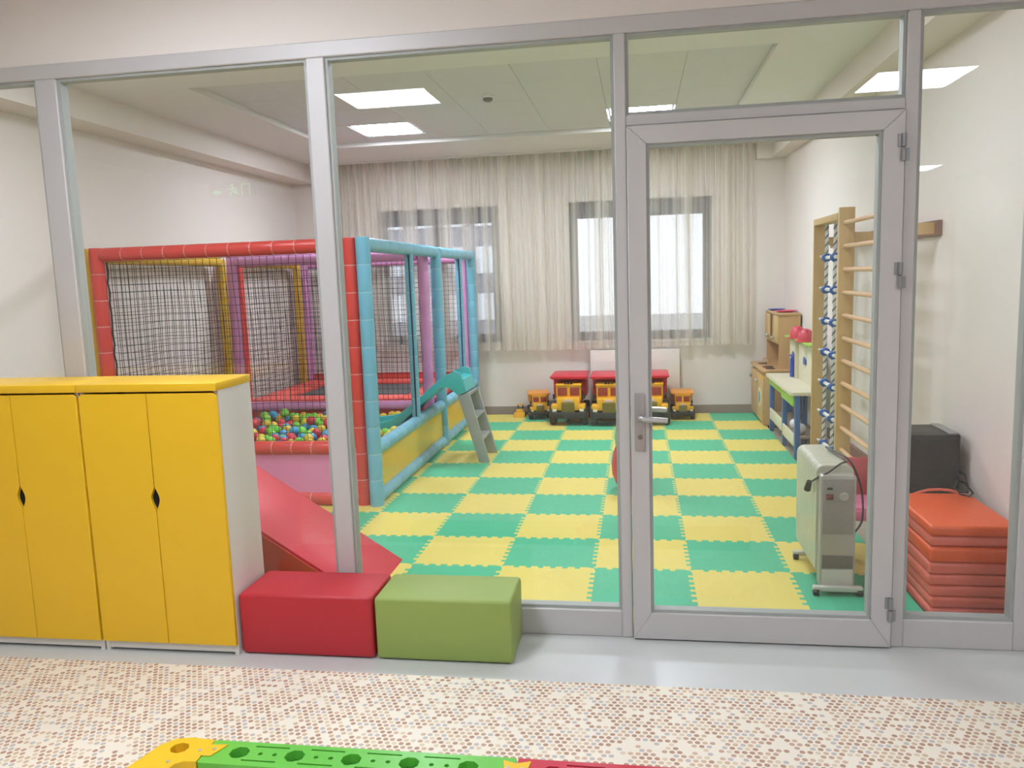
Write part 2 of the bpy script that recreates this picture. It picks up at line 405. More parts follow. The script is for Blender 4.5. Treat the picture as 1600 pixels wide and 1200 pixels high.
for side, yy, dz in ((-1, dY0, 0), (1, dY1, .012)):
    pl = B().box(-.018, .022, min(yy, yy+side*.009), max(yy, yy+side*.009), .795, 1.03, .004).obj('handle_plate', mat('worn grey handle plate', (168, 162, 160), .4, .4), door)
    B().tube([(.003, yy+side*.008, .935+dz), (.003, yy+side*.05, .935+dz), (.014, yy+side*.058, .935+dz), (.05, yy+side*.058, .933+dz), (.108, yy+side*.056, .929+dz)], .0105, 10).obj('door_lever', alum2, pl)
    B().cyl((.002, yy+side*.008, .855), (.002, yy+side*.013, .855), .010).obj('lock_cylinder', mat('dull brass', (130, 124, 112), .4, .6), pl)
for zc in (1.92, 1.46, .165):
    h = B(); h.cyl((.957, dY0-.010, zc-.048), (.957, dY0-.010, zc-.003), .0085); h.cyl((.957, dY0-.010, zc+.003), (.957, dY0-.010, zc+.048), .0085)
    h.box(.938, .957, dY0-.006, dY0, zc+.003, zc+.048); h.box(.957, .978, dY0-.006, dY0, zc-.048, zc-.003)
    h.obj('hinge', mat('hinge grey', (150, 150, 152), .4, .3), door)
B().box(-.03, .96, dY0+.01, dY1-.01, .001, .008).obj('dark_gap_strip', dark, door)  # black strip standing in for the shaded gap under the leaf

# ------------------------------------------------------------------ ceiling lights
def ceiling_light(cx, cy, wx, wy, z, label, m=lampm):
    t = thing('ceiling_light', (cx, cy, z), label, 'light')
    B().box(cx-wx/2, cx+wx/2, cy-wy/2, cy+wy/2, z-.008, z, .003, 1).obj('diffuser', m, t)
    f = B(); a = .012
    for q in ((cx-wx/2-a, cx-wx/2, cy-wy/2-a, cy+wy/2+a), (cx+wx/2, cx+wx/2+a, cy-wy/2-a, cy+wy/2+a), (cx-wx/2, cx+wx/2, cy-wy/2-a, cy-wy/2), (cx-wx/2, cx+wx/2, cy+wy/2, cy+wy/2+a)):
        f.box(*q, z-.011, z+.0)
    f.obj('frame', whitep, t)
ceiling_light(-2.166, 7.075, .50, .50, ZT+.015, 'square white ceiling light over the ball pit, inside the playroom', lampp)
ceiling_light(.044, 7.075, .50, .50, ZT+.015, 'square white ceiling light seen beside the door post, inside the playroom', lampp)
for x, l in ((-2.6, 'left'), (-1.1, 'middle'), (.40, 'right')):  # out-of-view panels added to brighten the play room
    ceiling_light(x, 3.95, .5, .5, ZC+.001, 'unseen fill light panel added just inside the glass partition, %s one of the row' % l, lampfill)
ceiling_light(-1.80, .51, .66, .52, 2.85, 'square ceiling light on viewer side mirrored in the wide middle pane')
ceiling_light(2.02, -.07, .66, .66, 2.85, 'square ceiling light on viewer side mirrored beside the door top right')
ceiling_light(.31, -2.24, .46, .60, 2.85, 'square ceiling light on viewer side mirrored at the top of the door glass')
ceiling_light(3.85, -6.0, .66, .66, 2.85, 'square ceiling light far behind viewer mirrored small right of the door')
ceiling_light(-1.55, 1.99, .55, .55, 2.85, 'square ceiling light just above the frame near the glass partition')
# smoke detector
t = thing('smoke_detector', (-1.07, 6.02, ZT), 'small round smoke detector on the grey tiled ceiling', 'detector')
B().lathe([(.05, 0), (.05, -.012), (.042, -.02)], (-1.07, 6.02, ZT)).obj('base', whitep, t)
B().lathe([(.036, -.02), (.036, -.034), (.02, -.044), (0, -.044)], (-1.07, 6.02, ZT)).obj('sensor_head', mat('grey sensor', (120, 122, 116), .5), t)
# exit sign on the viewer's side, seen only as a faint reflection
t = thing('exit_sign', (-4.8, -3.2, 2.62), 'green exit sign with running figure and arrow, mirrored faintly in left pane', 'sign')
B().box(-5.10, -4.50, -3.21, -3.20, 2.62, 2.80).obj('panel', mat('clear acrylic', (220, 228, 222), .2, trans=.8), t)
greenl = mat('lit green sign', (120, 235, 150), .5, var=0, emit=2.0)
B().prism([(-5.07, 2.69), (-5.01, 2.725), (-5.01, 2.705), (-4.95, 2.705), (-4.95, 2.675), (-5.01, 2.675), (-5.01, 2.655)], 'y', -3.20, -3.195).obj('arrow', greenl, t)
fg = B(); fg.ball((-4.80, -3.195, 2.765), .02, (1, .2, 1), 2)
for pts in ([(-4.80, 2.745), (-4.785, 2.70)], [(-4.79, 2.735), (-4.83, 2.715), (-4.85, 2.735)], [(-4.79, 2.735), (-4.75, 2.72), (-4.74, 2.69)], [(-4.785, 2.70), (-4.82, 2.675), (-4.83, 2.64)], [(-4.785, 2.70), (-4.75, 2.67), (-4.72, 2.66)]):
    fg.tube([(x, -3.195, z) for x, z in pts], .011, 6)
fg.obj('running_figure', greenl, t)
dw = B(); dw.box(-4.68, -4.665, -3.20, -3.195, 2.64, 2.785); dw.box(-4.575, -4.56, -3.20, -3.195, 2.64, 2.785); dw.box(-4.665, -4.575, -3.20, -3.195, 2.77, 2.785); dw.obj('doorway_symbol', greenl, t)
for x in (-5.0, -4.6): B().cyl((x, -3.205, 2.80), (x, -3.205, 2.85), .006).obj('hanger', whitep, t)
t.location.x -= .22

# ------------------------------------------------------------------ curtain
def curtain():
    x0, x1, z0, z1, y = -3.50, 1.165, .725, 2.785, 8.57
    b = bmesh.new(); xs = []; x = x0; ph = 0; rows = 9; prev = None
    NX = 620
    for i in range(NX+1):
        f = i/NX; X = x0+(x1-x0)*f
        per = .125+.040*math.sin(X*2.3)+.025*math.sin(X*5.1+1); ph += 2*math.pi*((x1-x0)/NX)/per
        col = []
        for j in range(rows):
            g = j/(rows-1); z = z0+(z1-z0)*g+(.012*math.sin(X*1.4) if j == 0 else 0)
            amp = .028-.012*g+.008*math.sin(X*3.7+2)
            yy = y+amp*math.sin(ph+.25*math.sin(g*3+X))+.010*math.sin(2.7*ph+g)
            xx = X+.012*math.cos(ph)*(1-g*.5)
            col.append(b.verts.new((xx, yy, z)))
        if prev:
            for j in range(rows-1): b.faces.new((prev[j], col[j], col[j+1], prev[j+1]))
        prev = col
    t = thing('sheer_curtain', (-1.17, 8.57, .725), 'long white sheer curtain hanging across both windows', 'curtain')
    w = B(); w.bm.free(); w.bm = b; w.obj('fabric', curtain_mat(), t, sharp=180)
    B().box(x0-.02, x1+.02, 8.53, 8.61, 2.775, 2.79).obj('curtain_rail', whitep, t)
curtain()
# radiator under the windows
t = thing('radiator', (-.04, 8.57, .12), 'white panel radiator under the right window, behind the toy trucks', 'radiator')
B().box(-.51, .425, 8.545, 8.565, .12, .70, .006).obj('front_panel', mat('cream white enamel', (226, 220, 210), .4), t)
B().box(-.50, .415, 8.60, 8.62, .13, .69, .006).obj('rear_panel', MATS['cream white enamel'], t)
g = B(); g.box(-.51, .425, 8.565, 8.60, .68, .70)
for i in range(12): g.box(-.48+i*.08, -.47+i*.08, 8.566, 8.60, .15, .68)
g.obj('top_grille', MATS['cream white enamel'], t)
for x in (-.3, .25): B().box(x-.02, x+.02, 8.615, YB-.001, .3, .55).obj('bracket', MATS['cream white enamel'], t)

# ================================================================== FOAM FLOOR MAT
TXP, TYP, X0, Y0, TH = .4785, .4595, -1.1985, 4.393, .02
def seam_pts(n, L, seed):
    # zig zag of interlocking teeth along 0..L, offsets about 0
    pts = []; m = .035; a = .0115; k = 7; step = (L-2*m)/(2*k-1); q = .0025
    for i in range(2*k-1):
        s = m+i*step; sg = a if i % 2 == 0 else -a
        w0 = -q; w1 = step+q
        if sg < 0: w0, w1 = q, step-q
        pts += [(s+w0, sg), (s+w1, sg)]
    return pts
SX = seam_pts(0, TYP, 0); SY = seam_pts(0, TXP, 0)
t_mat = thing('foam_play_mat', (-1.2, 5.9, 0), 'green and yellow jigsaw foam mat laid in a checkerboard on the floor', 'play mat')
xi = range(-5, 5); yj = range(-3, 9)
for i in xi:
    for j in yj:
        xa, ya = X0+i*TXP, Y0+j*TYP
        cut = max(ya, 3.285)
        left = [(xa+o, ya+s) for s, o in SX]; right = [(xa+TXP+o, ya+s) for s, o in SX]
        bot = [(xa+s, ya+o) for s, o in SY]; top = [(xa+s, ya+TYP+o) for s, o in SY]
        if i == -5: left = []
        if i == 4: right = []
        if j == -3: bot = []
        if j == 8: top = []
        poly = [(xa, ya)]+bot+[(xa+TXP, ya)]+right+[(xa+TXP, ya+TYP)]+top[::-1]+[(xa, ya+TYP)]+left[::-1]
        if j == -3: poly = [(x, max(y, cut)) for x, y in poly]
        out = [poly[0]]
        for p in poly[1:]:
            if (p[0]-out[-1][0])**2+(p[1]-out[-1][1])**2 > 1e-8: out.append(p)
        if j == -3:
            # trim straight along the threshold
            out = [p for k_, p in enumerate(out) if not (abs(p[1]-cut) < 1e-6 and 0 < k_ and xa+.02 < p[0] < xa+TXP-.02)]
            ys = {}
        odd = (i+j) % 2 != 0
        try: B().prism(out, 'z', .0005, TH).obj('foam_tile', matyel if odd else matgreen, t_mat, sharp=30)
        except ValueError: pass

# ================================================================== SOFT PLAY FRAME WITH BALL PIT
PX0, PX1, PY0, PY1, PZ = -3.655, -1.75, 5.0, 8.44, 1.745
R = .047
pit = thing('soft_play_frame', (-2.7, 6.75, TH), 'padded soft play frame with netting and ball pit against left wall', 'soft play')
def pad(name, p0, p1, m, sm, L=.15, r=R, sleeves=True):
    p0, p1 = Vector(p0), Vector(p1); d = p1-p0; n = max(1, round(d.length/L)); l = d.length/n; ax = d.normalized()
    if not sleeves:
        prof = []
        for i in range(n):
            a = i*l; prof += [(r*.93, a), (r, a+.012), (r, a+l-.012)]
        prof.append((r*.93, d.length))
        return B().lathe(prof, p0, ax, 14).obj(name, m, pit)
    core = B().cyl(p0, p1, r*.955, n=14).obj(name, sm, pit)
    for i in range(n):
        B().lathe([(r*.965, .0015), (r, .012), (r, l-.012), (r*.965, l-.0015)], p0+ax*(i*l), ax, 14).obj('foam_sleeve', m, core)
    return core
zb = TH+R; zs = .412
# front frame (red)
pad('corner_post', (PX1-.085, PY0+.03, TH), (PX1-.085, PY0+.03, PZ+R), redvin, seam, .17)
pad('corner_post', (PX0+.04, PY0, TH), (PX0+.04, PY0, PZ+R), redvin, seam, .17)
pad('top_rail', (PX0+.09, PY0, PZ), (PX1-.135, PY0+.015, PZ), redvin, seam, .147)
pad('sill_rail', (PX0+.09, PY0, zs), (PX1-.135, PY0+.01, zs), redvin, seam, .135)
pad('bottom_rail', (PX0+.09, PY0, zb), (PX1-.135, PY0+.01, zb), redvin, seam, .147)
B().box(PX0+.05, PX1-.06, PY0-.008, PY0+.008, zb, zs).obj('front_panel', pinkvin, pit)
# right side frame (blue)
pad('corner_post', (PX1+.012, PY0+.005, TH), (PX1+.012, PY0+.005, PZ+R), bluevin, bseam, .17)
pad('side_post', (PX1, 6.93, TH), (PX1, 6.93, PZ+R*.6), bluevin, bseam, .17, R*1.05)
pad('corner_post', (PX1, PY1, TH), (PX1, PY1, PZ+R), bluevin, bseam, .17)
for a, c in ((PY0+.055, 6.88), (6.98, PY1-.05)):
    pad('top_rail', (PX1, a, PZ), (PX1, c, PZ), bluevin, bseam, .2)
    pad('sill_rail', (PX1, a, zs-.02), (PX1, c, zs-.02), bluevin, bseam, .2)
    pad('bottom_rail', (PX1, a, zb), (PX1, c, zb), bluevin, bseam, .2)
    B().box(PX1-.006, PX1+.006, a-.02, c+.02, zb, zs-.02).obj('side_panel', yelpan, pit)
for y in (6.09, 7.85):
    pad('slim_post', (PX1, y, zs), (PX1, y, PZ), bluevin, bseam, .17, .034)
    B().tube([(PX1+.01, y-.036, zs+.02), (PX1+.012, y-.037, 1.0), (PX1+.01, y-.036, PZ-.04)], .006, 6).obj('lacing_cord', mat('navy cord', (34, 48, 72), .7), pit)
# left side frame (yellow, red, against the wall)
XW = PX0+.01
pad('corner_post', (-3.722, PY0+.06, TH), (-3.722, PY0+.06, PZ+R), yelvin, seam, .17, R*.85, False)
pad('top_rail', (XW, PY0+.1, PZ-.02), (XW, 6.66, PZ-.02), yelvin, seam, .12, R*.9, False)
pad('side_post', (XW, 6.70, TH), (XW, 6.70, PZ), yelvin, seam, .2, R*.85, False)
pad('side_post', (XW+.01, 7.0, TH), (XW+.01, 7.0, PZ-.02), redvin, seam, .2, R*.85, False)
pad('top_rail', (XW, 7.02, PZ-.03), (XW, PY1-.2, PZ-.03), yelvin, seam, .12, R*.9, False)
pad('corner_post', (XW, PY1-.14, TH), (XW, PY1-.14, PZ-.02), yelvin, seam, .2, R*.85, False)
# middle frame (lilac)
YM = 6.84
pad('middle_post', (XW+.03, YM, TH), (XW+.03, YM, PZ+.03), purplevin, seam, .2, R, False)
pad('middle_post', (PX1-.09, YM, TH), (PX1-.09, YM, PZ+.03), purplevin, seam, .2, R, False)
pad('top_rail', (XW+.07, YM, PZ-.02), (PX1-.14, YM, PZ-.02), purplevin, seam, .1, R*1.05, False)
pad('divider_rail', (XW+.07, YM, .405), (PX1-.14, YM, .405), purplevin, seam, .09, R*.9, False)
B().box(XW+.05, PX1-.06, YM-.012, YM+.012, TH, .39).obj('divider_panel', pitwall, pit)
# back frame (lilac)
pad('corner_post', (XW+.04, PY1, TH), (XW+.04, PY1, PZ), purplevin, seam, .2, R, False)
pad('corner_post', (PX1-.10, PY1, TH), (PX1-.10, PY1, PZ), purplevin, seam, .2, R*1.05, False)
pad('top_rail', (XW+.08, PY1, PZ-.03), (PX1-.15, PY1, PZ-.03), purplevin, seam, .1, R, False)
# trampoline deck in the rear half
dk = B(); zt = .455
for q in ((XW+.06, -3.32, YM+.06, PY1-.05), (-2.14, PX1-.07, YM+.06, PY1-.05), (-3.32, -2.14, YM+.06, 7.16), (-3.32, -2.14, 8.18, PY1-.05)):
    dk.box(*q, zt-.05, zt, .012)
dk.obj('deck_pad', padred, pit)
B().box(-3.33, -2.13, 7.15, 8.19, zt-.055, zt-.035).obj('jump_cloth', trampm, pit)
sk = B(); sk.box(XW+.05, PX1-.06, PY1-.03, PY1-.01, TH, zt+.06); sk.box(XW-.005, XW+.02, YM+.05, PY1-.05, TH, zt-.05)
sk.obj('deck_skirt', padred, pit)
# pit bed under the balls and lining
B().box(XW+.02, PX1-.03, PY0+.06, YM-.03, TH, .20, .01).obj('pit_bed', pitwall, pit)
# nets: knotted cord grids, cords have real thickness
def net(fixed, at, a0, a1, z0, z1, step, seed, r=.0014):
    rnd = random.Random(seed); b = B().bm; cords = []
    def quad_cord(pts):
        rings = []
        for p in pts:
            if fixed == 'y': ring = [(p[0]-r, at+p[2]-r, p[1]), (p[0]+r, at+p[2]-r, p[1]), (p[0]+r, at+p[2]+r, p[1]), (p[0]-r, at+p[2]+r, p[1])]
            else: ring = [(at+p[2]-r, p[0]-r, p[1]), (at+p[2]+r, p[0]-r, p[1]), (at+p[2]+r, p[0]+r, p[1]), (at+p[2]-r, p[0]+r, p[1])]
            rings.append([b.verts.new(q) for q in ring])
        for s, e in zip(rings, rings[1:]):
            for k in range(4): b.faces.new((s[k], s[(k+1) % 4], e[(k+1) % 4], e[k]))
    def hcord(pts):
        rings = []
        for p in pts:
            if fixed == 'y': ring = [(p[0], at+p[2]-r, p[1]-r), (p[0], at+p[2]+r, p[1]-r), (p[0], at+p[2]+r, p[1]+r), (p[0], at+p[2]-r, p[1]+r)]
            else: ring = [(at+p[2]-r, p[0], p[1]-r), (at+p[2]+r, p[0], p[1]-r), (at+p[2]+r, p[0], p[1]+r), (at+p[2]-r, p[0], p[1]+r)]
            rings.append([b.verts.new(q) for q in ring])
        for s, e in zip(rings, rings[1:]):
            for k in range(4): b.faces.new((s[k], s[(k+1) % 4], e[(k+1) % 4], e[k]))
    na = int((a1-a0)/step); nz = int((z1-z0)/step); ph = rnd.random()*6
    def warp(a, z):
        e = math.sin(math.pi*(a-a0)/(a1-a0))*math.sin(math.pi*(z-z0)/(z1-z0))
        return (a+.010*math.sin(z*7+ph+a*3)*e, z+.010*math.sin(a*6+ph*2)*e, .02*e*math.sin(a*2+ph))
    for i in range(na+1):
        a = a0+(a1-a0)*i/na; quad_cord([warp(a, z0+(z1-z0)*j/12) for j in range(13)])
    for j in range(nz+1):
        z = z0+(z1-z0)*j/nz; hcord([warp(a0+(a1-a0)*i/12, z) for i in range(13)])
    w = B(); w.bm.free(); w.bm = b
    bmesh.ops.recalc_face_normals(b, faces=list(b.faces))
    o = w.obj('net', netm, pit); o['kind'] = 'stuff'
    return o
net('y', PY0+.02, PX0+.09, PX1-.1, zs+.05, PZ-.05, .05, 1)
net('x', XW+.055, PY0+.1, 6.66, .2, PZ-.06, .047, 2)
net('x', XW+.055, 7.02, PY1-.2, zt, PZ-.07, .047, 3)
net('y', YM, XW+.08, PX1-.14, .46, PZ-.07, .046, 4)
net('y', PY1-.05, XW+.08, PX1-.15, zt, PZ-.08, .046, 5)
# edge ropes of the nets
for pts in ([(PX0+.095, PY0+.02, zs+.05), (PX0+.09, PY0+.02, 1.0), (PX0+.095, PY0+.02, PZ-.05)], [(PX1-.105, PY0+.02, zs+.05), (PX1-.1, PY0+.02, 1.0), (PX1-.105, PY0+.02, PZ-.05)]):
    q = []
    for (s, e) in zip(pts, pts[1:]):
        for k in range(10): f = k/10; q.append([s[i]+(e[i]-s[i])*f+(.006*math.sin((k+len(q))*1.4) if i == 0 else 0) for i in range(3)])
    q.append(pts[-1]); B().tube(q, .006, 6).obj('net_rope', netm, pit)

# balls: one thing each
ballm = {'green': mat('green ball', (120, 208, 62), .35), 'yellow': mat('yellow ball', (232, 200, 62), .35), 'blue': mat('blue ball', (66, 160, 208), .35), 'red': mat('red ball', (214, 56, 70), .35)}
BR = .0375; protos = {}
for c, m in ballm.items():
    me = bpy.data.meshes.new('pit_ball'); bb = bmesh.new(); bmesh.ops.create_icosphere(bb, subdivisions=3, radius=BR)
    for f in bb.faces: f.smooth = True
    bb.to_mesh(me); bb.free(); me.materials.append(m); protos[c] = me
rb = random.Random(21); placed = []
def level(x, y): return .298+.04*(y-5.9)+.010*math.sin(x*9)+.010*math.sin(y*7)
tries = 0
while len(placed) < 260 and tries < 40000:
    tries += 1
    x = rb.uniform(-3.30, -1.85); y = rb.uniform(PY0+.10, YM-.06)
    if -2.38 < x and 6.18 < y < 6.72 and x > -2.36: continue
    if all((x-a)**2+(y-b)**2 > (BR*1.9)**2 for a, b, _ in placed): placed.append((x, y, level(x, y)+rb.uniform(-.012, .012)))
base = list(placed); k = 0
for (x, y, z) in base:                      # a few lying on top, at the back
    if y > 6.0 and rb.random() < .28:
        x2, y2 = x+rb.uniform(.03, .05), y+rb.uniform(-.03, .03)
        if x2 > -1.87 or y2 > YM-.06 or (x2 > -2.4 and 6.15 < y2 < 6.75): continue
        z2 = z+.055
        if all((x2-a)**2+(y2-b)**2+(z2-c)**2 > (BR*1.95)**2 for a, b, c in placed): placed.append((x2, y2, z2))
for x, y, z in placed:
    c = rb.choices(['green', 'yellow', 'blue', 'red'], [.28, .28, .27, .17])[0]
    o = bpy.data.objects.new('pit_ball', protos[c]); COL.objects.link(o); o.location = (x, y, z)
    tag(o, '%s plastic ball lying in the ball pit' % c, 'ball', '%s balls in the ball pit' % c)

# ------------------------------------------------------------------ toddler slide across the pit rail
sl = thing('toddler_slide', (-1.7, 6.45, TH), 'small turquoise slide with grey ladder straddling the blue pit rail', 'slide')
top = [(-2.33, .335), (-2.12, .35), (-2.01, .378), (-1.90, .455), (-1.78, .548), (-1.60, .70), (-1.55, .735), (-1.47, .768), (-1.42, .755), (-1.375, .60)]
bot = [(-1.445, .572), (-1.484, .61), (-1.546, .642), (-1.586, .635), (-1.786, .475), (-1.99, .285), (-2.12, .235), (-2.33, .235)]
cs = B(); cs.prism(top+bot, 'y', 6.25, 6.282, .006); cs.prism(top+bot, 'y', 6.618, 6.65, .006)
bed_t = [(x, z-.055) for x, z in top[:-2]]+[(-1.40, .70), (-1.375, .60)]; bed_b = [(x, z-.02) for x, z in bed_t[::-1]]
cs.prism(bed_t+[(bed_t[-1][0]-.02, bed_t[-1][1])]+[(x-.012, z-.02) for x, z in bed_t[:-1][::-1]], 'y', 6.275, 6.625)
cs.obj('chute', turq, sl)
for y0, y1 in ((6.25, 6.285), (6.615, 6.65)):
    B().prism([(-1.446, .572), (-1.352, .590), (-1.205, TH), (-1.290, TH)], 'y', y0, y1, .006).obj('ladder_side', greyplas, sl)
for z in (.575, .385, .205):
    xc = -1.205+(-.147)*(z-TH)/.57-.035
    B().box(xc-.045, xc+.030, 6.285, 6.615, z-.012, z+.012, .004).obj('step', greyplas, sl)

# ------------------------------------------------------------------ red wedge ramp behind the poufs
rp = thing('foam_ramp', (-1.7, 3.72, TH), 'red foam wedge ramp behind the red pouf, rising to the left', 'ramp')
B().prism([(-1.26, TH), (-2.17, TH), (-2.17, .61)], 'y', 3.44, 4.0, .008).obj('ramp_top', rampred, rp)
B().prism([(-1.29, TH+.004), (-2.165, TH+.004), (-2.165, .585)], 'y', 3.432, 3.44).obj('side_cover', rampside, rp)

# ------------------------------------------------------------------ yellow cabinets
def cabinet(x0, x1, label):
    t = thing('cupboard', ((x0+x1)/2, 3.03, 0), label, 'cupboard', 'yellow cupboards by the glass partition')
    y0, y1, zt_ = 2.905, 3.17, 1.10
    b = B(); b.box(x0+.003, x0+.021, y0, y1, 0, zt_); b.box(x1-.021, x1-.003, y0, y1, 0, zt_); b.box(x0+.021, x1-.021, y1-.012, y1, .01, zt_)
    b.box(x0+.021, x1-.021, y0, y1-.012, .045, .063); b.box(x0+.021, x1-.021, y0, y1-.012, .55, .568)
    b.box(x0+.021, x1-.021, y0+.002, y0+.018, .012, .045)
    b.obj('carcass', white, t)
    B().box(x0, x1, y0-.022, y1+.005, zt_, 1.132, .003).obj('top_board', yellow, t)
    xm = (x0+x1)/2; zc, hh, ww = .662, .05, .017
    arc = [(ww*math.cos(math.pi*k/10-math.pi/2)**1.3 if 0 < k < 10 else 0, zc-hh+2*hh*k/10) for k in range(11)]
    for s, e0 in ((-1, x0+.004), (1, x1-.004)):
        me = xm+s*.0015
        lo, hi = .048, 1.092; rr = .012
        poly = [(e0, lo), (me, lo)]+[(me+s*dx, z) for dx, z in arc]+[(me, hi), (e0+s*-rr, hi), (e0, hi-rr)]
        B().prism(poly, 'y', y0-.018, y0-.001, .0015, 1).obj('door', yellow, t)
    B().box(xm-.03, xm+.03, y0, y0+.002, .58, .74).obj('shade_card', mat('black shade card', (18, 17, 16), .9), t)  # black card stands in for the shade inside the handle cut-out
    return t
cabinet(-2.238, -1.633, 'yellow two-door cupboard with white side, next to the red pouf')
cabinet(-2.845, -2.241, 'yellow two-door cupboard at far left, cut by the photo edge')

# ------------------------------------------------------------------ poufs
def pouf(x0, x1, m, label, dz=0):
    t = thing('pouf', ((x0+x1)/2, 3.05, 0), label, 'pouf')
    B().box(x0, x1, 2.915, 3.188, .004, .260+dz, .015, 3).obj('cushion_body', m, t)
    e = B()
    zz = .25
    e.box(x0+.02, x1-.02, 2.93, 3.17, 0, .006)
    e.obj('base_board', dark, t)
pouf(-1.628, -1.062, redpouf, 'crimson red box pouf between the cupboard and the green pouf')
pouf(-1.052, -.498, greenpouf, 'olive green box pouf standing in front of the glass')

# ------------------------------------------------------------------ dotted carpet
cp = B().box(-5.5, 4.9, -7.0, 2.795, .0005, .006).obj('dotted_carpet', carpet_mat()); tag(cp, 'cream carpet with brown and grey dots in the foreground', 'carpet')

# ------------------------------------------------------------------ plastic balance beam in the foreground
bz = .106
def beam(name, x0, x1, m, md, holes_x, label, cat='toy beam'):
    t = thing(name, ((x0+x1)/2, 2.09, .006), label, cat)
    H = []; y0, y1 = 2.035, 2.152; yc = 2.096
    for hx in holes_x: H.append(circle(hx, yc, .031, 8, .030, math.pi/8))
    for a, c in zip(holes_x, holes_x[1:]):
        for f in (.38, .64): H.append(circle(a+(c-a)*f, yc, .0075, 10))
        H.append(rrect(a+.037, c-.030, 2.128, 2.135, .003, 2)); H.append(rrect(a+.022, c-.045, 2.057, 2.064, .003, 2))
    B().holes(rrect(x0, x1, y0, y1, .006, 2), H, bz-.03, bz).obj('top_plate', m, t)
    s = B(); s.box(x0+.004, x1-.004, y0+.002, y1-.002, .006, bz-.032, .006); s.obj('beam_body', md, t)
    for hx in holes_x:
        B().lathe([(.015, 0), (.015, .008), (.008, .010), (0, .010)], (hx, yc, bz-.032), (0, 0, 1), 10).obj('socket', m, t)
    return t
gm = mat('bright green plastic', (106, 196, 74), .32); gd = mat('shaded green plastic', (44, 150, 52), .4)  # second tone of each pair: shade on sides and hole floors put into colour
rm = mat('raspberry plastic', (204, 52, 74), .32); rd = mat('shaded raspberry plastic', (150, 30, 48), .4)
ym = mat('amber yellow plastic', (240, 196, 44), .32); yd = mat('shaded amber plastic', (206, 152, 34), .4)
hx = [-1.207+.1765*i for i in range(5)]
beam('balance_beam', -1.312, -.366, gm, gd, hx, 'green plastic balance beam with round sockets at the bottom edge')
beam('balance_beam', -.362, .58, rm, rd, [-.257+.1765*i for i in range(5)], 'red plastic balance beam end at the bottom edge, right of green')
t = thing('beam_corner', (-1.40, 2.06, .006), 'yellow plastic corner connector at the left end of the green beam', 'connector')
outl = [(-1.316, 2.038), (-1.316, 2.152), (-1.40, 2.158), (-1.445, 2.145), (-1.475, 2.11), (-1.50, 2.02), (-1.53, 1.90), (-1.42, 1.87), (-1.392, 1.97), (-1.375, 2.02), (-1.355, 2.036)]
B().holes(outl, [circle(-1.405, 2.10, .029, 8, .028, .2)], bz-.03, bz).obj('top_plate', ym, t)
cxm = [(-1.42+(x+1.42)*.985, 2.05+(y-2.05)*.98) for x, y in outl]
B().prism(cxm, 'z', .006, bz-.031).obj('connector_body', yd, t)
B().prism([(-1.318, 2.066), (-1.318, 2.122), (-1.258, 2.128), (-1.272, 2.096), (-1.285, 2.066)], 'z', bz, bz+.004, .001, 1).obj('locking_tab', ym, t)
for (x, y) in ((-1.335, 2.095), (-1.29, 2.1), (-1.40, 2.03)):
    B().lathe([(.006, 0), (.006, .002), (.003, .003), (0, .003)], (x, y, bz+(.004 if x > -1.31 else 0)), (0, 0, 1), 10).obj('screw', alum2, t)
t = thing('beam_link', (-.364, 2.09, bz), 'yellow butterfly link joining the green and red beams', 'connector')
B().prism([(-.405, 2.135), (-.364, 2.122), (-.322, 2.137), (-.328, 2.096), (-.322, 2.05), (-.364, 2.07), (-.405, 2.052), (-.397, 2.096)], 'z', bz, bz+.004, .001, 1).obj('link_plate', ym, t)
for x in (-.385, -.342): B().lathe([(.006, 0), (.006, .002), (0, .003)], (x, 2.096, bz+.004), (0, 0, 1), 10).obj('screw', alum2, t)

# ------------------------------------------------------------------ mat stack, speaker
zz = [0, .047, .095, .143, .193, .247, .312, .360, .408]
ml = ['coral red folding mat, lowest of the stack at right', 'coral red mat, second from the bottom of the right stack', 'coral red mat, third from the bottom of the right stack',
      'coral red mat, fourth from the bottom of the right stack', 'coral red mat, fifth from the bottom of the right stack', 'orange mat, third from the top of the right stack',
      'coral red mat just under the topmost of the right stack', 'orange topped mat with carry handle, topmost of the right stack']
for k in range(8):
    dx, dy = random.uniform(-.008, .008), random.uniform(-.010, .010)
    t = thing('gym_mat', (1.37, 3.8, zz[k]), ml[k], 'mat', 'gym mats stacked beside the door')
    m = orange if k in (5, 7) else coral
    B().box(1.208+dx, 1.555+dx, 3.49+dy, 4.02+dy, zz[k]+.001, zz[k+1]-.0005, .014, 3).obj('mat_body', m, t)
    if k == 7:
        B().tube([(1.30, 4.01, .400), (1.33, 4.018, .409), (1.37, 4.02, .419), (1.415, 4.02, .422), (1.46, 4.02, .419), (1.50, 4.018, .409), (1.53, 4.01, .400)], .007, 8).obj('carry_handle', coral, t)
t = thing('loudspeaker', (1.43, 4.27, 0), 'tall black loudspeaker box standing behind the mat stack', 'speaker')
B().box(1.305, 1.548, 4.13, 4.42, .02, .665, .006).obj('cabinet', dark, t)
B().box(1.315, 1.538, 4.122, 4.132, .05, .645, .004).obj('grille', mat('black grille cloth', (24, 24, 24), .8, bump=.3), t)
for (x, y) in ((1.33, 4.16), (1.52, 4.16), (1.33, 4.39), (1.52, 4.39)): B().cyl((x, y, 0), (x, y, .022), .015).obj('foot', darkrub, t)
B().box(1.50, 1.545, 4.14, 4.41, .666, .672).obj('top_strip', mat('pale label strip', (150, 150, 148), .5), t)
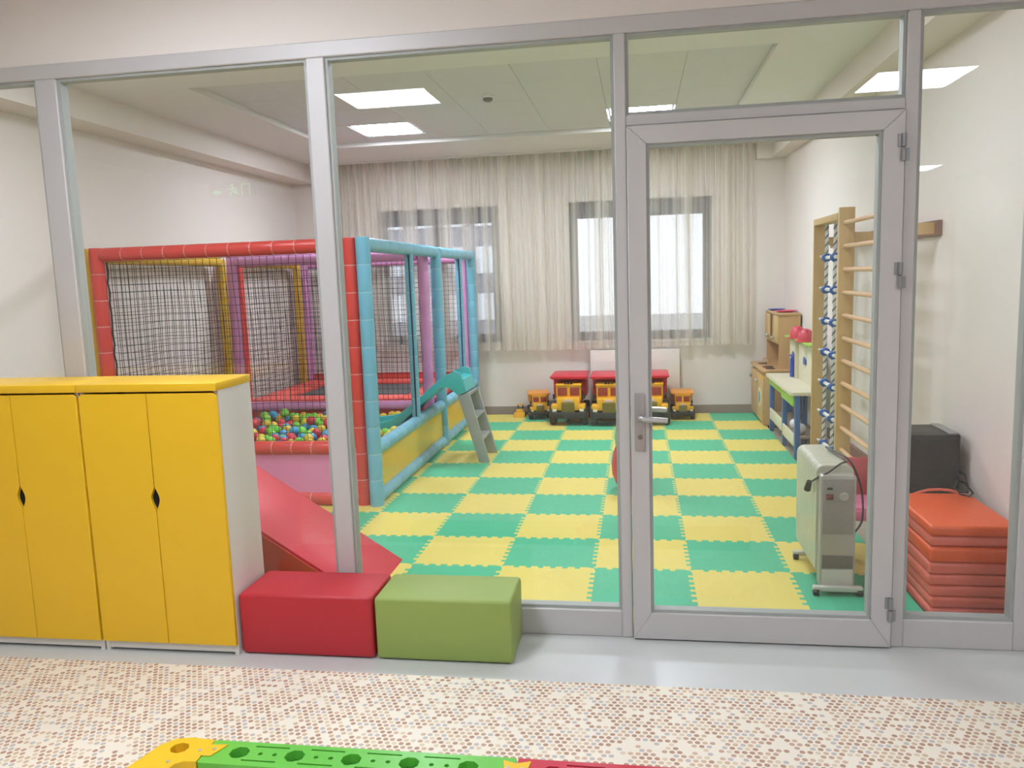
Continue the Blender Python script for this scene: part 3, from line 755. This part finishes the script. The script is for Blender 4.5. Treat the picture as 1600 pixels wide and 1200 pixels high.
tag(B().tube([(1.553, 4.30, .45), (1.562, 4.22, .47), (1.566, 4.12, .47), (1.56, 4.05, .43), (1.535, 3.99, .417), (1.50, 4.0, .417), (1.49, 4.04, .428), (1.52, 4.08, .45), (1.555, 4.08, .44), (1.552, 3.97, .417), (1.52, 3.93, .415), (1.49, 3.97, .416)], .005, 6).obj('speaker_cable', dark), 'thin black speaker cable looped on the back of the mat stack', 'cable')

# ------------------------------------------------------------------ oil heater behind the door
t = thing('oil_heater', (.88, 3.92, TH), 'grey oil filled radiator heater on castors just behind the glass door', 'heater')
for i in range(8):
    y0 = 3.745+i*.057
    fin = rrect(.795, .958, .085, .605, .035, 4)
    B().prism(fin, 'y', y0, y0+.0568, .0022, 1).obj('fin', heaterm, t)
B().prism(rrect(.803, .955, .045, .572, .012, 3), 'y', 3.685, 3.745, .005).obj('control_housing', heaterf, t)
B().box(.812, .946, 3.681, 3.686, .30, .555, .003).obj('control_panel', mat('smoky grey panel', (150, 146, 138), .3), t)
B().box(.812, .946, 3.681, 3.686, .06, .135, .003).obj('lower_panel', mat('pale grey plastic', (205, 203, 192), .4), t)
B().box(.812, .946, 3.681, 3.686, .14, .20, .003).obj('cord_storage', mat('dark grey plastic', (112, 104, 96), .5), t)
B().box(.825, .856, 3.676, 3.682, .462, .487, .002).obj('power_switch', mat('dark red switch', (110, 40, 38), .4), t)
B().box(.828, .852, 3.677, 3.682, .508, .518, .001).obj('indicator_window', mat('dark green window', (56, 76, 48), .4), t)
B().lathe([(.020, 0), (.020, .008), (.016, .012), (0, .012)], (.902, 3.682, .476), (0, -1, 0), 16).obj('thermostat_knob', heaterf, t)
for y in (3.66, 4.13):
    f = B().box(.770, .985, y-.012, y+.022, .040, .064, .006).obj('foot_bar', mat('pale grey foot', (198, 198, 186), .4), t)
    for x in (.783, .972):
        B().cyl((x-.012, y, TH+.018), (x+.012, y, TH+.018), .018, n=14).obj('castor', dark, f)
cab_ = [(.945, 3.69, .30), (.985, 3.70, .36), (1.0, 3.76, .46), (.985, 3.80, .55), (.955, 3.83, .612), (.93, 3.98, .618), (.905, 4.06, .622), (.925, 3.90, .615), (.94, 3.80, .612), (.90, 3.75, .611), (.84, 3.70, .585), (.80, 3.735, .55), (.785, 3.76, .53), (.776, 3.80, .51)]
cs2 = []
for i in range(len(cab_)-1):
    a, c = Vector(cab_[i]), Vector(cab_[i+1]); z_ = Vector(cab_[i-1]) if i else a; d = Vector(cab_[i+2]) if i+2 < len(cab_) else c
    for k in range(5):
        f = k/5; cs2.append(.5*((2*a)+(-z_+c)*f+(2*z_-5*a+4*c-d)*f*f+(-z_+3*a-3*c+d)*f**3))
cs2.append(Vector(cab_[-1])); pc = B().tube(cs2, .0045, 6).obj('power_cord', dark, t)
B().cyl((.776, 3.80, .515), (.772, 3.825, .47), .012, .016, 10).obj('plug', dark, pc)

# ------------------------------------------------------------------ child's chair behind the heater
t = thing('child_chair', (1.13, 4.2, TH), 'small red plastic child chair with pink seat, behind the heater', 'chair')
redp = mat('rust red plastic', (178, 62, 62), .4); pinkp = mat('pink plastic', (236, 130, 170), .4)
B().box(.99, 1.27, 4.06, 4.32, .285, .315, .012).obj('seat', pinkp, t)
B().prism([(4.30, .315), (4.335, .315), (4.375, .50), (4.345, .505)], 'x', 1.0, 1.26, .008).obj('backrest', redp, t)
B().box(.995, 1.265, 4.05, 4.062, .25, .30, .004).obj('front_apron', pinkp, t)
for (x, y) in ((1.0, 4.075), (1.235, 4.075), (1.0, 4.30), (1.235, 4.30)):
    B().prism([(x, .285), (x+.028, .285), (x+.034 if x > 1.1 else x+.02, TH), (x+.008 if x > 1.1 else x-.006, TH)], 'y', y-.014, y+.014, .004).obj('leg', redp, t)

# ------------------------------------------------------------------ ball toy behind the door stile
t = thing('jumping_ball', (-.055, 5.55, TH), 'red inflatable ball with green top half hidden behind the door post', 'ball')
B().lathe([(0, 0), (.065, .004), (.115, .04), (.137, .10), (.142, .17), (.132, .24), (.112, .30)], (-.055, 5.50, TH), n=20).obj('red_body', mat('matte red rubber', (212, 70, 72), .4), t)
B().lathe([(.112, .30), (.117, .35), (.11, .42), (.075, .47), (.03, .495), (0, .50)], (-.055, 5.50, TH), n=20).obj('green_top', mat('matte lime rubber', (130, 206, 96), .4), t)

# ------------------------------------------------------------------ wall bars with rope ladder
wbx0, wbx1 = 1.280, 1.376; YN, YF, YE = 5.50, 6.25, 4.63
t = thing('climbing_bars', (1.33, 5.4, 0), 'pale pine climbing wall bars fixed to the right wall', 'wall bars')
for y in (YN, YE): B().box(wbx0, wbx1, y-.016, y+.016, .0205, 1.875, .004).obj('upright', pine, t)
for k in range(11): B().cyl((1.318, YE, .296+.148*k), (1.318, YN, .296+.148*k), .0145, n=12).obj('rung', birch, t)
B().box(1.288, 1.312, YE+.016, YN-.016, .075, .130, .004).obj('bottom_board', birch, t)
for z in (1.685, .16): B().prism([(XR(4.58)-.026, 4.58), (XR(6.75)-.026, 6.75), (XR(6.75)-.001, 6.75), (XR(4.58)-.001, 4.58)], 'z', z-.04, z+.04).obj('wall_board', brownw, t)
for y in (YN, YE, YF):
    for z in (1.685, .16): B().box(wbx1, XR(y)-.025, y-.013, y+.013, z-.03, z+.03).obj('wall_bracket', pine, t)
B().box(wbx0, wbx1, YF-.014, YF+.014, 0.0205, 1.845, .004).obj('rope_bay_upright', pine, t)
B().box(wbx0+.005, wbx1-.005, YN+.022, YN+.044, .0205, 1.86, .004).obj('rope_bay_upright', pine, t)
B().box(wbx0, wbx1, YN+.044, YF-.014, 1.80, 1.845, .004).obj('top_board', pine, t)
B().box(wbx0+.01, wbx1-.01, YN+.044, YF-.014, .05, .09, .004).obj('bottom_rail', pine, t)
rl = thing('rope_ladder', (1.33, 5.93, .1), 'white rope ladder with blue fittings inside the pine frame', 'rope ladder')
ropem = mat('white and grey twisted rope', (222, 222, 218), .8); ropeg = mat('dark rope strand', (120, 128, 136), .8)
YR = (5.80, 6.05)
for y in YR:
    for m_, ph in ((ropem, 0), (ropem, 2.09), (ropeg, 4.19)):
        B().tube([(1.33+.008*math.cos(k*1.3+ph), y+.008*math.sin(k*1.3+ph), .10+k*.0115) for k in range(149)], .0068, 5).obj('rope_strand', m_, rl)
for k in range(7):
    z = 1.565-.224*k
    B().cyl((1.33, 5.74, z), (1.33, 6.12, z), .013, n=10).obj('ladder_rung', whitep, rl)
    for y in YR:
        q = [(1.33+.024*math.cos(i*.9), y-.03+i*.0045, z+.024*math.sin(i*.9)) for i in range(15)]
        B().tube(q, .0085, 6).obj('blue_fitting', mat('royal blue plastic', (46, 100, 176), .4), rl)
    B().tube([(1.33, 6.12, z), (1.305, 6.14, z+.012)], .009, 6).obj('rope_end', ropem, rl)

# ------------------------------------------------------------------ toy kitchen, plates
t = thing('toy_kitchen', (1.32, 8.14, 0), 'wooden toy kitchen with hutch in the back right corner', 'toy kitchen')
kx0, kx1, ky0, ky1 = 1.15, 1.495, 7.76, 8.55
b = B(); b.box(kx0+.02, kx1, ky0, ky1, .03, .53, .004); b.obj('lower_cabinet', beech, t)
B().box(kx0-.005, kx1, ky0-.005, ky1+.005, .53, .56, .008).obj('counter', beech, t)
for y0, y1 in ((ky0+.01, ky0+.37), (ky0+.40, ky1-.02)):
    d = B().box(kx0, kx0+.02, y0, y1, .06, .50, .004).obj('cabinet_door', pine if y0 < 8 else beech, t)
    B().ball((kx0-.014, y1-.04, .42), .018, sub=2).obj('knob', alum2, d)
w_ = B().cyl((kx0-.004, ky0+.17, .28), (kx0+.001, ky0+.17, .28), .095, n=24).obj('washer_porthole', creamp, t)
B().cyl((kx0-.007, ky0+.17, .28), (kx0-.003, ky0+.17, .28), .055, n=24).obj('porthole_window', mat('teal window', (84, 140, 156), .3), t)
B().box(kx0-.008, kx0+.002, ky0+.05, ky0+.15, .455, .50, .003).obj('yellow_dial', truckyel, t)
hb = B(); hx0, hx1, hy0, hy1 = 1.30, 1.49, 7.79, 8.53
hb.box(hx0, hx1, hy0, hy0+.018, .56, 1.075); hb.box(hx0, hx1, hy1-.018, hy1, .56, 1.075); hb.box(hx0, hx1, hy0+.018, hy1-.018, .79, .808)
hb.box(hx1-.012, hx1, hy0+.018, hy1-.018, .56, 1.065); hb.box(hx0, hx1, hy0+.4, hy0+.415, .808, 1.06); hb.box(hx0, hx1, hy0+.25, hy0+.265, .808, 1.06)
hb.obj('hutch', beech, t)
B().box(hx0-.01, hx1+.004, hy0-.01, hy1+.01, 1.065, 1.083, .003).obj('hutch_top', beech, t)
for y0, y1 in ((hy0+.002, hy0+.24), (hy0+.46, hy1-.002)):
    d = B().box(hx0-.016, hx0, y0, y1, .812, 1.06, .003).obj('hutch_door', pine, t)
    B().ball((hx0-.03, y0+.19 if y0 < 8 else y0+.05, .845), .018, sub=2).obj('knob', alum2, d)
B().box(hx1-.02, hx1-.013, hy0+.02, hy1-.02, .565, .788).obj('niche_back', brownw, t)
for y in (8.0, 8.3): B().lathe([(.05, 0), (.05, .005), (.03, .007), (0, .007)], (1.235, y, .56), n=18).obj('hob_ring', mat('dark brown hob', (70, 44, 36), .5), t)
B().tube([(1.26, 8.16, .56), (1.26, 8.16, .62), (1.225, 8.16, .63), (1.205, 8.16, .615)], .008, 8).obj('tap', pine, t)
B().box(1.19, 1.27, 7.80, 7.90, .56, .564, .001).obj('sink_edge', dark, t)
for (x, y) in ((1.222, 7.79), (1.222, 8.52), (1.47, 7.79), (1.47, 8.52)): B().cyl((x, y, TH*0), (x, y, .032), .018).obj('foot', dark, t)
def plate(x, y, z, m, label, r=.10):
    o = B().lathe([(0, 0), (r*.6, 0), (r*.65, .004), (r, .014), (r*.98, .018), (r*.62, .009), (0, .007)], (x, y, z), n=24).obj('toy_plate', m); tag(o, label, 'plate')
plate(1.375, 8.40, 1.083, mat('cobalt plate', (60, 92, 180), .4), 'blue toy plate on top of the wooden hutch', .085)
plate(1.40, 8.02, 1.083, mat('magenta plate', (214, 46, 96), .4), 'pink toy plate on top of the wooden hutch', .10)

# ------------------------------------------------------------------ toy workbench
t = thing('toy_workbench', (1.30, 7.05, 0), 'toy workbench with cream top, green apron and blue legs by right wall', 'workbench')
B().holes(rrect(1.165, 1.40, 6.42, 7.68, .03, 4), [], .515, .54).obj('table_top', creamp, t)
B().box(1.185, 1.20, 6.45, 6.98, .425, .515, .004).obj('apron', limetop, t)
B().box(1.19, 1.205, 6.98, 7.66, .445, .515, .004).obj('apron', limetop, t)
for y in (6.445, 6.985, 7.64):
    for x in (1.218, 1.378): B().box(x-.02, x+.02, y-.02, y+.02, 0, .515, .004).obj('leg', bluepaint, t)
B().box(1.215, 1.39, 6.465, 7.66, .165, .18).obj('lower_shelf', mat('taupe board', (150, 136, 118), .6), t)
B().box(1.195, 1.21, 6.47, 6.965, .105, .20, .003).obj('shelf_front', creamp, t)
B().box(1.195, 1.21, 7.005, 7.62, .125, .225, .003).obj('shelf_front', creamp, t)
B().box(1.375, 1.392, 6.60, 7.66, .54, .875, .003).obj('back_panel', creamp, t)
B().box(1.345, 1.372, 7.25, 7.27, .54, .875).obj('panel_divider', creamp, t)
B().box(1.33, 1.405, 6.58, 7.69, .875, .892, .004).obj('top_ledge', limetop, t)
for y in (7.45, 6.95): B().prism([(y-.05, .70), (y+.05, .70), (y+.03, .76), (y-.04, .74)], 'x', 1.36, 1.374, .003).obj('tool_shape', mat('slate blue plastic', (70, 92, 160), .4), t)
def helmet(y, label):
    h = thing('toy_helmet', (1.37, y, .892), label, 'helmet')
    B().lathe([(.085, 0), (.085, .008), (.066, .012), (.064, .05), (.05, .085), (.025, .105), (0, .11)], (1.37, y, .892), n=18).obj('shell', mat('rose red plastic', (206, 70, 84), .4), h)
    B().box(1.363, 1.377, y-.05, y+.05, .97, .995, .005).obj('ridge', MATS['rose red plastic'], h)
helmet(7.28, 'red toy helmet on the green ledge, nearest the kitchen hutch'); helmet(6.93, 'red toy helmet on the green ledge, close to the pine frame')
o = thing('toy_bottle', (1.335, 7.30, .54), 'blue toy bottle standing on the workbench top', 'bottle')
B().lathe([(.022, .012), (.023, .02), (.023, .165), (.018, .18), (.01, .185)], (1.335, 7.30, .54), n=14).obj('bottle_body', blueplas, o)
B().lathe([(.024, 0), (.024, .012)], (1.335, 7.30, .54), n=14).obj('base_ring', whitep, o)
B().tube([(1.335, 7.30, .72), (1.335, 7.36, .735), (1.335, 7.44, .725)], .011, 6).obj('spout', mat('slate blue plastic', (70, 92, 160), .4), o)
for y, z_, l in ((6.80, .18, 'white plastic ball on the workbench shelf, behind the middle leg'), (6.58, .18, 'white plastic ball on the workbench shelf, nearest the door')):
    o = B().ball((1.27, y, z_+.045), .045).obj('shelf_ball', mat('pearl white plastic', (226, 228, 232), .25)); tag(o, l, 'ball')

# ------------------------------------------------------------------ toy trucks
def truck(name, s, bedm, label, x, y, tall):
    t = thing(name, (0, 0, 0), label, 'toy truck')
    yel = truckyel
    B().box(-.125, .125, -.14, .06, .22, .40, .012).obj('cab', yel, t)
    B().box(-.13, .13, -.15, .05, .385, .405, .006).obj('cab_roof', yel, t)
    for sx in (-1, 1):
        B().box(sx*.062-.048, sx*.062+.048, -.147, -.138, .285, .368, .004).obj('windscreen', mat('tinted red brown pane', (150, 60, 50), .25), t)
        B().box(sx*.128-.003, sx*.128+.003, -.11, .03, .28, .365, .002).obj('side_window', MATS['tinted red brown pane'], t)
    if tall:
        for k in (-1, 0, 1): B().box(k*.03-.010, k*.03+.010, -.155, -.13, .405, .42, .002).obj('roof_light', dark, t)
    B().box(-.115, .115, -.24, -.13, .15, .275, .012).obj('bonnet', yel, t)
    for sx in (-1, 1): 
        fd = B().box(sx*.135-.035, sx*.135+.035, -.25, -.12, .165, .21, .010).obj('fender', yel, t)
        B().box(sx*.135-.022, sx*.135+.022, -.254, -.245, .14, .168, .004).obj('headlight', mat('cream lamp lens', (236, 226, 190), .3), t)
    g = B(); g.box(-.065, .065, -.252, -.238, .125, .235, .004)
    for k in range(5): g.box(-.06, .06, -.256, -.25, .135+k*.02, .143+k*.02)
    g.obj('grille', mat('olive chrome grille', (136, 122, 60), .35, .3), t)
    B().box(-.04, .04, -.246, -.238, .238, .262, .002).obj('badge', mat('pale pink badge', (226, 190, 190), .5), t)
    B().box(-.165, .165, -.285, -.235, .075, .135, .012).obj('bumper', darkrub, t)
    B().box(-.10, .10, -.22, .36, .08, .16, .006).obj('chassis', dark, t)
    for yy in (-.17, .20):
        for sx in (-1, 1):
            w = B().lathe([(.045, -.034), (.082, -.034), (.095, -.022), (.095, .022), (.082, .034), (.045, .034)], (sx*.155, yy, .095), (1, 0, 0), 18).obj('wheel', darkrub, t)
            B().lathe([(.044, -.002), (.044, .006), (.02, .012), (0, .012)], (sx*(.155+.026), yy, .095), (sx, 0, 0), 12).obj('hub_cap', yel, w)
    hz = .48 if tall else .43
    bd = B()
    bd.prism([(-.17, hz-.004), (-.17, .26), (-.11, .18), (.11, .18), (.17, .26), (.17, hz-.004)], 'y', .066, .36, .004)
    bd.prism([(.075, hz-.06), (-.10, hz-.035), (-.115, hz-.03), (-.115, hz-.002), (.36, hz), (.36, hz-.03), (.075, hz-.03)], 'x', -.172, .172, .004)
    bd.box(-.188, .188, -.122, .365, hz-.022, hz-.004, .004)
    bd.obj('dump_bed', bedm, t)
    for sx in (-1, 1): B().box(sx*.15-.012, sx*.15+.012, -.13, -.10, .25, .30, .004).obj('mirror', dark, t)
    t.location = (x, y, TH); t.scale = (s, s, s)
    return t
a = truck('toy_dump_truck', 1.0, truckred, 'yellow toy dump truck with red bed, left of the big three', -.70, 8.10, True)
a['group'] = 'big red and yellow dump trucks by the back wall'
dup(a, (-.295, 8.06, TH), 'yellow toy dump truck with red bed, middle, partly behind the door post', 'big red and yellow dump trucks by the back wall', 0)
dup(a, (.108, 8.08, TH), 'yellow toy dump truck with red bed, right of the big three', 'big red and yellow dump trucks by the back wall', 0)
a = truck('small_toy_truck', .62, mat('amber truck bed', (236, 158, 60), .4), 'small all-yellow toy truck left of the big trucks', -1.05, 8.35, False); a.rotation_euler.z = .2
dup(a, (.435, 8.29, TH), 'small all-yellow toy truck right of the big trucks', None, 0.0)
t = thing('toy_bulldozer', (-1.265, 8.42, TH), 'tiny yellow toy bulldozer at the left end of the truck row', 'toy bulldozer')
def P_(b): return b
B().prism([(8.35, TH), (8.36, TH+.05), (8.345, TH+.055), (8.335, TH)], 'x', -1.325, -1.205, .002).obj('blade', truckyel, t)
B().box(-1.305, -1.225, 8.37, 8.46, TH+.03, TH+.075, .006).obj('body', truckyel, t)
B().box(-1.298, -1.232, 8.42, 8.47, TH+.118, TH+.128, .003).obj('cab_roof', truckyel, t)
for x in (-1.29, -1.24):
    for y in (8.425, 8.463): B().cyl((x, y, TH+.07), (x, y, TH+.12), .005, n=6).obj('roof_post', dark, t)
for x in (-1.312, -1.218): B().prism(rrect(8.365, 8.475, TH, TH+.04, .019, 4), 'x', x-.012, x+.012).obj('track', darkrub, t)

# ------------------------------------------------------------------ outside
struct(B().box(-60, 60, 9.2, 90, -3.2, -3.0), 'ground', mat('pale paving outside', (170, 170, 168), .8))
t = thing('apartment_block', (-9.0, 34, -3.0), 'pale grey apartment block outside seen through left window', 'building')
B().box(-16, -5.2, 30, 38, -3.0, 16).obj('wall', mat('lavender grey render', (150, 148, 160), .8), t)
for i in range(9):
    for j in range(10):
        B().box(-15.2+i*1.15, -14.5+i*1.15, 29.96, 30.03, -1.8+j*1.75, -.8+j*1.75).obj('window', mat('painted sky reflection pane', (236, 240, 246), .3), t)  # sky reflection is painted in as the pale pane colour
